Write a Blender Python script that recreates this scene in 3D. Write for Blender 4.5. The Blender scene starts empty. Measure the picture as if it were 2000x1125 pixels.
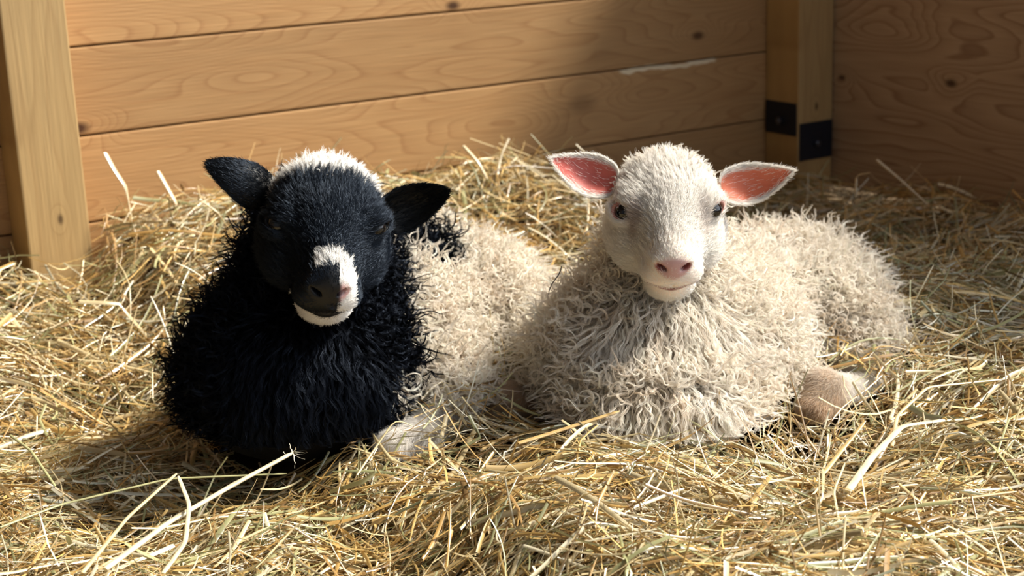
import bpy, math, random
import numpy as np
from mathutils import Vector, Matrix

rng = np.random.default_rng(7)
random.seed(7)
SC = bpy.context.scene
COL = SC.collection

# ------------------------------------------------------------------ camera
CAM_H, PITCH, ROLL, FPX = 0.60, math.radians(15.2), math.radians(2.2), 3034.0
cam_d = bpy.data.cameras.new('camera')
cam_d.sensor_width = 36.0
cam_d.lens = 36.0 * FPX / 2000.0
cam_d.clip_start = 0.05
cam_d.dof.use_dof = True
cam_d.dof.focus_distance = 1.60
cam_d.dof.aperture_fstop = 7.5
cam = bpy.data.objects.new('camera', cam_d)
COL.objects.link(cam)
_f = Vector((0, math.cos(PITCH), -math.sin(PITCH)))
_r = Vector((1, 0, 0))
_u = Vector((0, math.sin(PITCH), math.cos(PITCH)))
_rr = _r * math.cos(ROLL) - _u * math.sin(ROLL)
_uu = _u * math.cos(ROLL) + _r * math.sin(ROLL)
cam.matrix_world = Matrix(((_rr.x, _uu.x, -_f.x, 0), (_rr.y, _uu.y, -_f.y, 0), (_rr.z, _uu.z, -_f.z, CAM_H), (0, 0, 0, 1)))
SC.camera = cam

# ------------------------------------------------------------------ light
SC.view_settings.view_transform = 'Standard'
SC.view_settings.look = 'None'
SC.view_settings.gamma = 1.0
SC.view_settings.use_curve_mapping = False
SC.view_settings.exposure = 0.0
world = bpy.data.worlds.new('world')
SC.world = world
world.use_nodes = True
wn, wl = world.node_tree.nodes, world.node_tree.links
bg = wn['Background']
tc = wn.new('ShaderNodeTexCoord')
sx = wn.new('ShaderNodeSeparateXYZ')
wl.new(tc.outputs['Generated'], sx.inputs[0])
m1 = wn.new('ShaderNodeMapRange')          # daylight is strongest from the open side of the barn (+X)
m1.inputs['From Min'].default_value = 0.20
m1.inputs['From Max'].default_value = 0.95
m1.inputs['To Min'].default_value = 0.06
m1.inputs['To Max'].default_value = 1.0
dt = wn.new('ShaderNodeVectorMath'); dt.operation = 'DOT_PRODUCT'; dt.inputs[1].default_value = (0.96, 0.08, 0.24)
wl.new(tc.outputs['Generated'], dt.inputs[0])
wl.new(dt.outputs['Value'], m1.inputs['Value'])
bg.inputs['Color'].default_value = (0.84, 0.91, 1.0, 1)
mm = wn.new('ShaderNodeMath'); mm.operation = 'MULTIPLY'; mm.inputs[1].default_value = 2.5
wl.new(m1.outputs['Result'], mm.inputs[0])
wl.new(mm.outputs[0], bg.inputs['Strength'])

sun_d = bpy.data.lights.new('sun', 'SUN')
sun_d.energy = 7.8
sun_d.angle = math.radians(10.0)
sun_d.color = (1.0, 0.93, 0.80)
sun = bpy.data.objects.new('sun', sun_d)
COL.objects.link(sun)
SUN_DIR = Vector((0.66, 0.11, 0.76)).normalized()
sun.rotation_euler = SUN_DIR.to_track_quat('Z', 'Y').to_euler()
sun.location = SUN_DIR * 4

# ------------------------------------------------------------------ helpers
def ray(px, py):
    dx, dy = px - 1000.0, 562.5 - py
    d = _f * FPX + _rr * dx + _uu * dy
    return d

def at(px, py, Y):
    """the point of the place at ground distance Y ahead of the viewpoint, seen at that spot of the photograph"""
    d = ray(px, py)
    t = Y / d.y
    return np.array([d.x * t, d.y * t, CAM_H + d.z * t])

def on_floor(px, py, z=0.0):
    d = ray(px, py)
    t = (z - CAM_H) / d.z
    return np.array([d.x * t, d.y * t, z])

def props(o, label=None, category=None, kind=None, group=None):
    if label: o['label'] = label
    if category: o['category'] = category
    if kind: o['kind'] = kind
    if group: o['group'] = group
    return o

def mesh_np(name, verts, faces, mat=None, parent=None, smooth=True, colors=None, cname='col'):
    """faces: (F,4) or (F,3) int array"""
    verts = np.asarray(verts, np.float32); faces = np.asarray(faces, np.int32)
    me = bpy.data.meshes.new(name)
    k = faces.shape[1]
    me.vertices.add(len(verts)); me.vertices.foreach_set('co', verts.ravel())
    me.loops.add(faces.size); me.loops.foreach_set('vertex_index', faces.ravel())
    me.polygons.add(len(faces))
    me.polygons.foreach_set('loop_start', np.arange(0, faces.size, k, dtype=np.int32))
    me.update(calc_edges=True)
    me.polygons.foreach_set('use_smooth', np.full(len(faces), smooth, dtype=bool))
    if colors is not None:
        a = me.attributes.new(cname, 'FLOAT_COLOR', 'POINT')
        c = np.ones((len(verts), 4), np.float32); c[:, :3] = colors
        a.data.foreach_set('color', c.ravel())
    me.update()
    o = bpy.data.objects.new(name, me)
    COL.objects.link(o)
    if mat: me.materials.append(mat)
    if parent: o.parent = parent
    return o

def hair_np(name, pts, rad, col, mat, parent=None):
    M, N = pts.shape[:2]
    hc = bpy.data.hair_curves.new(name)
    hc.add_curves([N] * M)
    hc.attributes['position'].data.foreach_set('vector', np.ascontiguousarray(pts, np.float32).ravel())
    a = hc.attributes.get('radius') or hc.attributes.new('radius', 'FLOAT', 'POINT')
    a.data.foreach_set('value', np.ascontiguousarray(rad, np.float32).ravel())
    a = hc.attributes.new('col', 'FLOAT_COLOR', 'CURVE')
    c = np.ones((M, 4), np.float32); c[:, :3] = col
    a.data.foreach_set('color', c.ravel())
    hc.materials.append(mat)
    o = bpy.data.objects.new(name, hc)
    COL.objects.link(o)
    if parent: o.parent = parent
    return o

def nrm(v):
    v = np.asarray(v, float)
    return v / (np.linalg.norm(v, axis=-1, keepdims=True) + 1e-12)

def sst(x, a, b):
    t = np.clip((x - a) / (b - a), 0, 1)
    return t * t * (3 - 2 * t)

def new_mat(name):
    m = bpy.data.materials.new(name); m.use_nodes = True
    nt = m.node_tree
    for n in list(nt.nodes): nt.nodes.remove(n)
    out = nt.nodes.new('ShaderNodeOutputMaterial')
    return m, nt, out

def principled(name, color, rough=0.6, spec=0.4, metal=0.0, bump=None, coat=0.0, attr=None, trans=0.0):
    m, nt, out = new_mat(name)
    p = nt.nodes.new('ShaderNodeBsdfPrincipled')
    p.inputs['Base Color'].default_value = (*color, 1)
    p.inputs['Roughness'].default_value = rough
    p.inputs['Specular IOR Level'].default_value = spec
    p.inputs['Metallic'].default_value = metal
    p.inputs['Coat Weight'].default_value = coat
    if attr:
        a = nt.nodes.new('ShaderNodeAttribute'); a.attribute_name = attr
        nt.links.new(a.outputs['Color'], p.inputs['Base Color'])
    if bump:
        n = nt.nodes.new('ShaderNodeTexNoise'); n.inputs['Scale'].default_value = bump[0]; n.inputs['Detail'].default_value = 6
        b = nt.nodes.new('ShaderNodeBump'); b.inputs['Strength'].default_value = bump[1]; b.inputs['Distance'].default_value = 0.002
        t = nt.nodes.new('ShaderNodeTexCoord'); nt.links.new(t.outputs['Object'], n.inputs['Vector'])
        nt.links.new(n.outputs['Fac'], b.inputs['Height']); nt.links.new(b.outputs[0], p.inputs['Normal'])
    nt.links.new(p.outputs[0], out.inputs['Surface'])
    return m

def fiber_mat(name, trans=0.35, gloss=0.12, rough=0.35, gcol=(1, 1, 1)):
    m, nt, out = new_mat(name)
    a = nt.nodes.new('ShaderNodeAttribute'); a.attribute_name = 'col'
    d = nt.nodes.new('ShaderNodeBsdfDiffuse'); t = nt.nodes.new('ShaderNodeBsdfTranslucent')
    nt.links.new(a.outputs['Color'], d.inputs['Color']); nt.links.new(a.outputs['Color'], t.inputs['Color'])
    mx = nt.nodes.new('ShaderNodeMixShader'); mx.inputs[0].default_value = trans
    nt.links.new(d.outputs[0], mx.inputs[1]); nt.links.new(t.outputs[0], mx.inputs[2])
    g = nt.nodes.new('ShaderNodeBsdfGlossy'); g.inputs['Roughness'].default_value = rough
    g.inputs['Color'].default_value = (*gcol, 1)
    m2 = nt.nodes.new('ShaderNodeMixShader'); m2.inputs[0].default_value = gloss
    nt.links.new(mx.outputs[0], m2.inputs[1]); nt.links.new(g.outputs[0], m2.inputs[2])
    nt.links.new(m2.outputs[0], out.inputs['Surface'])
    return m

# ------------------------------------------------------------------ room
CORNER = np.array([0.607, 3.18])
DW = np.array([0.848, 0.530])        # along the back wall, to the right
DN = np.array([0.530, -0.848])       # out of the back wall into the stall

def wp(t, n, z=0.0):
    """t metres left of the corner along the back wall, n metres out of the back wall, height z"""
    p = CORNER - DW * t + DN * n
    return (p[0], p[1], z)

def wood_mat(name, base, dark, pale, scale=1.0, knots=(), axis='t', ring=26.0, wav=1.0, streak=None, plank=0.137, plank0=0.0835):
    """procedural timber on object coordinates: x along the grain, y across, z depth. knots: (x, y, size, darkness)"""
    m, nt, out = new_mat(name)
    N, L = nt.nodes.new, nt.links.new
    tcn = N('ShaderNodeTexCoord')
    sep = N('ShaderNodeSeparateXYZ'); L(tcn.outputs['Object'], sep.inputs[0])
    # a different cut of tree for every board
    fl = N('ShaderNodeMath'); fl.operation = 'SUBTRACT'; L(sep.outputs['Y'], fl.inputs[0]); fl.inputs[1].default_value = plank0
    dv = N('ShaderNodeMath'); dv.operation = 'DIVIDE'; L(fl.outputs[0], dv.inputs[0]); dv.inputs[1].default_value = plank
    fo = N('ShaderNodeMath'); fo.operation = 'FLOOR'; L(dv.outputs[0], fo.inputs[0])
    comb = N('ShaderNodeCombineXYZ')
    mulx = N('ShaderNodeMath'); mulx.operation = 'MULTIPLY'; L(sep.outputs['X'], mulx.inputs[0]); mulx.inputs[1].default_value = 1.0 * scale
    muly = N('ShaderNodeMath'); muly.operation = 'MULTIPLY'; L(sep.outputs['Y'], muly.inputs[0]); muly.inputs[1].default_value = 6.0 * scale
    L(mulx.outputs[0], comb.inputs['X']); L(muly.outputs[0], comb.inputs['Y'])
    mz = N('ShaderNodeMath'); mz.operation = 'MULTIPLY'; L(fo.outputs[0], mz.inputs[0]); mz.inputs[1].default_value = 3.71
    L(mz.outputs[0], comb.inputs['Z'])
    n1 = N('ShaderNodeTexNoise'); n1.inputs['Scale'].default_value = 1.6; n1.inputs['Detail'].default_value = 1.5; n1.inputs['Roughness'].default_value = 0.4
    L(comb.outputs[0], n1.inputs['Vector'])
    # knots push the growth rings aside
    acc = None
    kmask = None
    for kx, ky, ks, kd in knots:
        cx = N('ShaderNodeVectorMath'); cx.operation = 'SUBTRACT'; L(tcn.outputs['Object'], cx.inputs[0]); cx.inputs[1].default_value = (kx, ky, 0)
        sc = N('ShaderNodeVectorMath'); sc.operation = 'MULTIPLY'; L(cx.outputs[0], sc.inputs[0]); sc.inputs[1].default_value = (0.55 / ks, 1.0 / ks, 0)
        ln = N('ShaderNodeVectorMath'); ln.operation = 'LENGTH'; L(sc.outputs[0], ln.inputs[0])
        mr = N('ShaderNodeMapRange'); mr.interpolation_type = 'SMOOTHERSTEP'
        mr.inputs['From Min'].default_value = 0.0; mr.inputs['From Max'].default_value = 3.2
        mr.inputs['To Min'].default_value = 0.16; mr.inputs['To Max'].default_value = 0.0
        L(ln.outputs['Value'], mr.inputs['Value'])
        if acc is None: acc = mr.outputs[0]
        else:
            ad = N('ShaderNodeMath'); L(acc, ad.inputs[0]); L(mr.outputs[0], ad.inputs[1]); acc = ad.outputs[0]
        mk = N('ShaderNodeMapRange'); mk.inputs['From Min'].default_value = 0.25; mk.inputs['From Max'].default_value = 0.75
        mk.inputs['To Min'].default_value = kd; mk.inputs['To Max'].default_value = 0.0
        L(ln.outputs['Value'], mk.inputs['Value'])
        if kmask is None: kmask = mk.outputs[0]
        else:
            ad = N('ShaderNodeMath'); ad.operation = 'MAXIMUM'; L(kmask, ad.inputs[0]); L(mk.outputs[0], ad.inputs[1]); kmask = ad.outputs[0]
    ring_in = n1.outputs['Fac']
    if acc is not None:
        ad = N('ShaderNodeMath'); L(ring_in, ad.inputs[0]); L(acc, ad.inputs[1]); ring_in = ad.outputs[0]
    rm = N('ShaderNodeMath'); rm.operation = 'MULTIPLY'; L(ring_in, rm.inputs[0]); rm.inputs[1].default_value = ring
    fr = N('ShaderNodeMath'); fr.operation = 'FRACT'; L(rm.outputs[0], fr.inputs[0])
    rr = N('ShaderNodeValToRGB')
    e = rr.color_ramp.elements
    e[0].position = 0.0; e[0].color = (0, 0, 0, 1)
    e[1].position = 1.0; e[1].color = (0.0, 0.0, 0.0, 1)
    x = rr.color_ramp.elements.new(0.72); x.color = (0.35, 0.35, 0.35, 1)
    x = rr.color_ramp.elements.new(0.90); x.color = (1, 1, 1, 1)
    L(fr.outputs[0], rr.inputs[0])
    # fine fibre
    fv = N('ShaderNodeVectorMath'); fv.operation = 'MULTIPLY'; L(tcn.outputs['Object'], fv.inputs[0]); fv.inputs[1].default_value = (9, 260, 30)
    n2 = N('ShaderNodeTexNoise'); n2.inputs['Scale'].default_value = 1.0; n2.inputs['Detail'].default_value = 4
    L(fv.outputs[0], n2.inputs['Vector'])
    n3 = N('ShaderNodeTexNoise'); n3.inputs['Scale'].default_value = 5.0; n3.inputs['Detail'].default_value = 3
    L(comb.outputs[0], n3.inputs['Vector'])
    c1 = N('ShaderNodeMix'); c1.data_type = 'RGBA'; c1.inputs[6].default_value = (*base, 1); c1.inputs[7].default_value = (*pale, 1)
    L(n3.outputs['Fac'], c1.inputs[0])
    c2 = N('ShaderNodeMix'); c2.data_type = 'RGBA'; c2.inputs[7].default_value = (*dark, 1)
    sf = N('ShaderNodeMath'); sf.operation = 'MULTIPLY'; L(rr.outputs['Color'], sf.inputs[0]); sf.inputs[1].default_value = 0.42 * wav
    L(sf.outputs[0], c2.inputs[0]); L(c1.outputs[2], c2.inputs[6])
    c3 = N('ShaderNodeMix'); c3.data_type = 'RGBA'; c3.blend_type = 'MULTIPLY'; c3.inputs[0].default_value = 0.35
    L(c2.outputs[2], c3.inputs[6])
    fr2 = N('ShaderNodeMapRange'); fr2.inputs['To Min'].default_value = 0.4; fr2.inputs['To Max'].default_value = 1.5
    L(n2.outputs['Fac'], fr2.inputs['Value'])
    L(fr2.outputs[0], c3.inputs[7])
    last = c3.outputs[2]
    # board to board colour
    wv = N('ShaderNodeTexWhiteNoise'); wv.noise_dimensions = '1D'; L(fo.outputs[0], wv.inputs['W'])
    wm = N('ShaderNodeMapRange'); wm.inputs['To Min'].default_value = 0.86; wm.inputs['To Max'].default_value = 1.12; L(wv.outputs['Value'], wm.inputs['Value'])
    c5 = N('ShaderNodeMix'); c5.data_type = 'RGBA'; c5.blend_type = 'MULTIPLY'; c5.inputs[0].default_value = 1.0
    L(last, c5.inputs[6]); L(wm.outputs[0], c5.inputs[7]); last = c5.outputs[2]
    if kmask is not None:
        c4 = N('ShaderNodeMix'); c4.data_type = 'RGBA'; c4.inputs[7].default_value = (dark[0] * .22, dark[1] * .2, dark[2] * .2, 1)
        L(kmask, c4.inputs[0]); L(last, c4.inputs[6]); last = c4.outputs[2]
    if streak:
        # raw pale splinter torn off the board's edge
        x0, x1, y0, y1, colr = streak
        nn = N('ShaderNodeTexNoise'); nn.inputs['Scale'].default_value = 14; L(tcn.outputs['Object'], nn.inputs['Vector'])
        def band(o_, a, b, soft, amp):
            s1 = N('ShaderNodeMath'); s1.operation = 'MULTIPLY_ADD'; L(nn.outputs['Fac'], s1.inputs[0]); s1.inputs[1].default_value = amp; L(o_, s1.inputs[2])
            p_ = N('ShaderNodeMapRange'); p_.inputs['From Min'].default_value = a + amp * .5; p_.inputs['From Max'].default_value = a + soft + amp * .5; L(s1.outputs[0], p_.inputs['Value'])
            q_ = N('ShaderNodeMapRange'); q_.inputs['From Min'].default_value = b - soft + amp * .5; q_.inputs['From Max'].default_value = b + amp * .5
            q_.inputs['To Min'].default_value = 1; q_.inputs['To Max'].default_value = 0; L(s1.outputs[0], q_.inputs['Value'])
            mu = N('ShaderNodeMath'); mu.operation = 'MULTIPLY'; L(p_.outputs[0], mu.inputs[0]); L(q_.outputs[0], mu.inputs[1]); return mu.outputs[0]
        bx_ = band(sep.outputs['X'], x0, x1, 0.01, 0.0); by_ = band(sep.outputs['Y'], y0, y1, 0.002, 0.03)
        mu = N('ShaderNodeMath'); mu.operation = 'MULTIPLY'; L(bx_, mu.inputs[0]); L(by_, mu.inputs[1])
        c6 = N('ShaderNodeMix'); c6.data_type = 'RGBA'; c6.inputs[7].default_value = (*colr, 1); L(mu.outputs[0], c6.inputs[0]); L(last, c6.inputs[6]); last = c6.outputs[2]
    p = N('ShaderNodeBsdfPrincipled'); p.inputs['Roughness'].default_value = 0.62; p.inputs['Specular IOR Level'].default_value = 0.3
    L(last, p.inputs['Base Color'])
    b = N('ShaderNodeBump'); b.inputs['Strength'].default_value = 0.25; b.inputs['Distance'].default_value = 0.002
    L(n2.outputs['Fac'], b.inputs['Height']); L(b.outputs[0], p.inputs['Normal'])
    L(p.outputs[0], out.inputs['Surface'])
    return m

def bevel_box_arrays(x0, x1, y0, y1, z0, z1, b=0.003):
    """chamfered box: verts, quads (list)"""
    import bmesh
    bm = bmesh.new()
    bmesh.ops.create_cube(bm, size=1.0)
    for v in bm.verts:
        v.co.x = x0 if v.co.x < 0 else x1
        v.co.y = y0 if v.co.y < 0 else y1
        v.co.z = z0 if v.co.z < 0 else z1
    bmesh.ops.bevel(bm, geom=list(bm.edges), offset=b, segments=2, affect='EDGES', profile=0.6)
    return bm

def boxes_obj(name, boxes, mat, parent=None, b=0.003, frame=None, smooth=False):
    import bmesh
    me = bpy.data.meshes.new(name)
    big = bmesh.new()
    for bx in boxes:
        bm = bevel_box_arrays(*bx, b=b)
        tmp = bpy.data.meshes.new('tmp'); bm.to_mesh(tmp); bm.free()
        big.from_mesh(tmp); bpy.data.meshes.remove(tmp)
    big.to_mesh(me); big.free()
    for p in me.polygons: p.use_smooth = smooth
    me.materials.append(mat)
    o = bpy.data.objects.new(name, me)
    COL.objects.link(o)
    if parent: o.parent = parent
    if frame is not None: o.matrix_world = frame
    return o

def wall_frame(origin, xdir, ndir):
    """local x along the wall, local y up, local z out of the wall"""
    x = Vector((*xdir, 0)).normalized(); z = Vector((*ndir, 0)).normalized(); y = Vector((0, 0, 1))
    M = Matrix(((x.x, y.x, z.x, origin[0]), (x.y, y.y, z.y, origin[1]), (x.z, y.z, z.z, origin[2]), (0, 0, 0, 1)))
    return M

# back wall frame: x = metres left of the corner is -x
BW = wall_frame((CORNER[0], CORNER[1], 0), DW, DN)
pine = wood_mat('pine_boards', (0.46, 0.255, 0.105), (0.27, 0.11, 0.038), (0.52, 0.315, 0.145), scale=1.0,
                knots=((-0.268, 0.268, 0.015, 0.85), (-0.545, 0.165, 0.030, 0.35), (-1.495, 0.233, 0.018, 0.97), (-0.815, 0.368, 0.014, 0.95)),
                streak=(-0.46, -0.22, 0.2105, 0.221, (0.80, 0.66, 0.45)))
boards = []
z = -0.0535
while z < 1.15:
    boards.append((-2.6, -0.002, z + 0.0012, z + 0.137 - 0.0012, -0.038, 0.0))
    z += 0.137
wall = boxes_obj('wall_back', boards, pine, b=0.0028, frame=BW)
props(wall, 'golden pine plank wall of wide horizontal boards behind both lambs', kind='structure')
# right wall: plywood sheet, from the corner toward the viewer
RW = wall_frame((CORNER[0], CORNER[1], 0), DN, -DW)
ply = wood_mat('plywood', (0.44, 0.315, 0.215), (0.24, 0.135, 0.090), (0.50, 0.37, 0.26), scale=1.1, ring=17.0, wav=1.7,
               knots=((0.12, 0.17, 0.010, 0.9), (0.40, 0.185, 0.014, 0.9), (0.25, 0.30, 0.03, 0.0)), plank=9.0, plank0=-4.5)
w2 = boxes_obj('wall_right', [(0.0, 1.60, -0.05, 1.00, -0.018, 0.0)], ply, b=0.001, frame=RW)
props(w2, 'brown plywood sheet wall with wavy grain at right', kind='structure')
# unseen boards, added to shut out sky light except from the open right side
barn = principled('light_block_boards', (0.16, 0.11, 0.07), rough=0.85, bump=(20, .4))
props(boxes_obj('ceiling_added', [(-3.2, 0.76, -2.2, 5.0, 2.30, 2.34)], barn, b=0.002), 'added dark boards overhead, out of view, blocking sky light from the closed side', kind='structure')
props(boxes_obj('wall_left_added', [(-3.2, -3.14, -2.2, 5.0, -0.05, 2.30)], barn, b=0.002), 'added dark board wall out of view at far left, blocking sky light', kind='structure')
props(boxes_obj('wall_rear_added', [(-3.14, 1.6, 4.6, 4.66, -0.05, 2.30)], barn, b=0.002), 'added dark board wall out of view beyond the plank partition', kind='structure')
# floor under the hay
flm = principled('earth_floor', (0.10, 0.065, 0.03), rough=0.95, bump=(40, 0.6))
fl = boxes_obj('floor', [(-3.2, 2.6, 0.3, 5.0, -0.16, -0.12)], flm, b=0.001)
props(fl, 'dark earth floor under the hay', kind='structure')

post_m = wood_mat('post_timber', (0.46, 0.30, 0.13), (0.28, 0.15, 0.055), (0.55, 0.37, 0.17), scale=1.2, ring=9.0, wav=0.7, plank=9.0, plank0=-4.5,
                  knots=((0.235, 0.043, 0.008, 0.8), (0.02, 0.03, 0.02, 0.5)))

def post(name, t_right, w, n0, n1, h, label, roll=0.0):
    """square post against the back wall; mesh local x runs up the grain"""
    x = Vector((0, 0, 1)); y = Vector((-DW[0], -DW[1], 0)); zz = Vector((DN[0], DN[1], 0))
    o_ = wp(t_right, n0, -0.12)
    M = Matrix(((x.x, y.x, zz.x, o_[0]), (x.y, y.y, zz.y, o_[1]), (x.z, y.z, zz.z, o_[2]), (0, 0, 0, 1)))
    o = boxes_obj(name, [(0, h, 0, w, 0, n1 - n0)], post_m, b=0.003, frame=M)
    props(o, label, 'post')
    return o

post('wooden_post', 1.520, 0.095, 0.001, 0.090, 1.30, 'pale square timber post in front of the plank wall at its bright end')
corner_post = post('wooden_post', 0.0015, 0.092, 0.001, 0.096, 1.30, 'shaded timber post standing in the corner between plank wall and plywood')
steel = principled('black_steel', (0.014, 0.017, 0.030), rough=0.45, spec=0.5, metal=0.3, bump=(300, 0.2))
bolt_m = principled('bolt_steel', (0.12, 0.13, 0.17), rough=0.35, metal=0.9)
def bracket(h0, h1, side):
    # children of the corner post, in its own frame: x up, y along the wall, z out of it
    import bmesh
    if side == 'front':
        bx = (h0, h1, 0.003, 0.089, 0.0952, 0.0985)
    else:
        bx = (h0, h1, 0.0922, 0.0955, 0.003, 0.092)
    br = boxes_obj('base_bracket', [bx], steel, b=0.0008)
    br.parent = corner_post
    br['label'] = 'black steel bracket plate at the foot of the post'
    bm = bmesh.new()
    bmesh.ops.create_cone(bm, segments=6, radius1=0.009, radius2=0.008, depth=0.007, cap_ends=True)
    bmesh.ops.create_uvsphere(bm, u_segments=12, v_segments=6, radius=0.0065)
    me = bpy.data.meshes.new('bolt'); bm.to_mesh(me); bm.free(); me.materials.append(bolt_m)
    bo = bpy.data.objects.new('bolt', me); COL.objects.link(bo); bo.parent = br
    hm = (h0 + h1) / 2 - 0.005
    if side == 'front': bo.location = (hm, 0.046, 0.1015)
    else:
        bo.location = (hm, 0.0985, 0.048); bo.rotation_euler = (math.pi / 2, 0, 0)
bracket(0.130, 0.205, 'front')
bracket(0.180, 0.245, 'side')

# ------------------------------------------------------------------ implicit bodies
class Prim:
    pass

def rcone(p0, p1, r0, r1, k=0.015):
    q = Prim(); q.t = 'c'; q.a = np.array(p0, float); q.b = np.array(p1, float); q.r0 = r0; q.r1 = r1; q.k = k
    q.lo = np.minimum(q.a - r0, q.b - r1); q.hi = np.maximum(q.a + r0, q.b + r1); return q

def ell(c, r, R=None, k=0.015):
    q = Prim(); q.t = 'e'; q.c = np.array(c, float); q.r = np.array(r, float); q.R = np.eye(3) if R is None else np.array(R); q.k = k
    m = q.r.max(); q.lo = q.c - m; q.hi = q.c + m; return q

def pdist(q, X, Y, Z):
    if q.t == 'c':
        ax = q.b - q.a; l2 = ax @ ax
        t = ((X - q.a[0]) * ax[0] + (Y - q.a[1]) * ax[1] + (Z - q.a[2]) * ax[2]) / l2
        t = np.clip(t, 0, 1)
        dx, dy, dz = X - q.a[0] - t * ax[0], Y - q.a[1] - t * ax[1], Z - q.a[2] - t * ax[2]
        return np.sqrt(dx * dx + dy * dy + dz * dz) - (q.r0 + (q.r1 - q.r0) * t)
    x, y, z = X - q.c[0], Y - q.c[1], Z - q.c[2]
    R = q.R     # rows = local axes in world
    u = (x * R[0, 0] + y * R[0, 1] + z * R[0, 2])
    v = (x * R[1, 0] + y * R[1, 1] + z * R[1, 2])
    w = (x * R[2, 0] + y * R[2, 1] + z * R[2, 2])
    k0 = np.sqrt((u / q.r[0]) ** 2 + (v / q.r[1]) ** 2 + (w / q.r[2]) ** 2)
    k1 = np.sqrt((u / q.r[0] ** 2) ** 2 + (v / q.r[1] ** 2) ** 2 + (w / q.r[2] ** 2) ** 2) + 1e-9
    return k0 * (k0 - 1) / k1

def field(prims, subs, xs, ys, zs):
    V = np.full((len(xs), len(ys), len(zs)), 0.04, np.float32)
    def sl(q, pad):
        i0, i1 = np.searchsorted(xs, [q.lo[0] - pad, q.hi[0] + pad]); j0, j1 = np.searchsorted(ys, [q.lo[1] - pad, q.hi[1] + pad]); k0, k1 = np.searchsorted(zs, [q.lo[2] - pad, q.hi[2] + pad])
        return slice(i0, i1), slice(j0, j1), slice(k0, k1)
    for q in prims:
        s = sl(q, 0.045)
        X, Y, Z = np.meshgrid(xs[s[0]], ys[s[1]], zs[s[2]], indexing='ij')
        if X.size == 0: continue
        d = pdist(q, X.astype(np.float32), Y.astype(np.float32), Z.astype(np.float32))
        o = V[s]
        h = np.clip(0.5 + 0.5 * (o - d) / q.k, 0, 1)
        V[s] = o * (1 - h) + d * h - q.k * h * (1 - h)
    for q in subs:
        s = sl(q, 0.02)
        X, Y, Z = np.meshgrid(xs[s[0]], ys[s[1]], zs[s[2]], indexing='ij')
        if X.size == 0: continue
        d = -pdist(q, X.astype(np.float32), Y.astype(np.float32), Z.astype(np.float32))
        o = V[s]
        h = np.clip(0.5 - 0.5 * (o - d) / q.k, 0, 1)
        V[s] = o * (1 - h) + d * h + q.k * h * (1 - h)
    return V

def field_pts(prims, P):
    V = np.full(len(P), 0.04)
    for q in prims:
        d = pdist(q, P[:, 0], P[:, 1], P[:, 2])
        h = np.clip(0.5 + 0.5 * (V - d) / q.k, 0, 1)
        V = V * (1 - h) + d * h - q.k * h * (1 - h)
    return V

def axis(lo, hi, f0, f1, fine, coarse):
    a = []
    x = lo
    while x < f0: a.append(x); x += coarse
    x = max(lo, f0)
    while x < min(f1, hi): a.append(x); x += fine
    x = min(f1, hi)
    while x < hi: a.append(x); x += coarse
    a.append(hi)
    return np.unique(np.array(a))

def surface_nets(V, xs, ys, zs):
    ins = V < 0
    nx, ny, nz = V.shape
    c = [ins[i:nx - 1 + i, j:ny - 1 + j, k:nz - 1 + k] for i in (0, 1) for j in (0, 1) for k in (0, 1)]
    cnt = sum(a.astype(np.int8) for a in c)
    I, J, K = np.nonzero((cnt > 0) & (cnt < 8))
    idx = np.full((nx - 1, ny - 1, nz - 1), -1, np.int32)
    idx[I, J, K] = np.arange(len(I))
    acc = np.zeros((len(I), 3)); num = np.zeros(len(I))
    cor = [(i, j, k) for i in (0, 1) for j in (0, 1) for k in (0, 1)]
    ax_ = (xs, ys, zs)
    for a in range(8):
        for b in range(a + 1, 8):
            ca, cb = cor[a], cor[b]
            if sum(abs(ca[m] - cb[m]) for m in range(3)) != 1: continue
            va = V[I + ca[0], J + ca[1], K + ca[2]]; vb = V[I + cb[0], J + cb[1], K + cb[2]]
            m = (va < 0) != (vb < 0)
            t = np.where(m, va / np.where(m, va - vb, 1), 0)
            pa = np.stack([xs[I + ca[0]], ys[J + ca[1]], zs[K + ca[2]]], 1)
            pb = np.stack([xs[I + cb[0]], ys[J + cb[1]], zs[K + cb[2]]], 1)
            acc += np.where(m[:, None], pa + (pb - pa) * t[:, None], 0); num += m
    verts = acc / num[:, None]
    quads = []
    # x edges
    for d in range(3):
        sA = [slice(0, n) for n in (nx, ny, nz)]; sB = list(sA)
        sA[d] = slice(0, (nx, ny, nz)[d] - 1); sB[d] = slice(1, None)
        a = ins[tuple(sA)]; b = ins[tuple(sB)]
        E = np.array(np.nonzero(a != b)).T
        o1, o2 = [(1, 2), (2, 0), (0, 1)][d]
        ok = (E[:, o1] > 0) & (E[:, o2] > 0) & (E[:, o1] < (nx, ny, nz)[o1] - 1) & (E[:, o2] < (nx, ny, nz)[o2] - 1)
        E = E[ok]
        flip = a[tuple(E.T)]
        def g(q1, q2):
            F = E.copy(); F[:, o1] -= q1; F[:, o2] -= q2
            return idx[tuple(F.T)]
        q = np.stack([g(1, 1), g(0, 1), g(0, 0), g(1, 0)], 1)
        q[~flip] = q[~flip][:, ::-1]
        quads.append(q)
    return verts, np.concatenate(quads)

def vnormals(v, f):
    n = np.zeros_like(v)
    fn = np.cross(v[f[:, 2]] - v[f[:, 0]], v[f[:, 3]] - v[f[:, 1]])
    for k in range(4): np.add.at(n, f[:, k], fn)
    return nrm(n)

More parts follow.
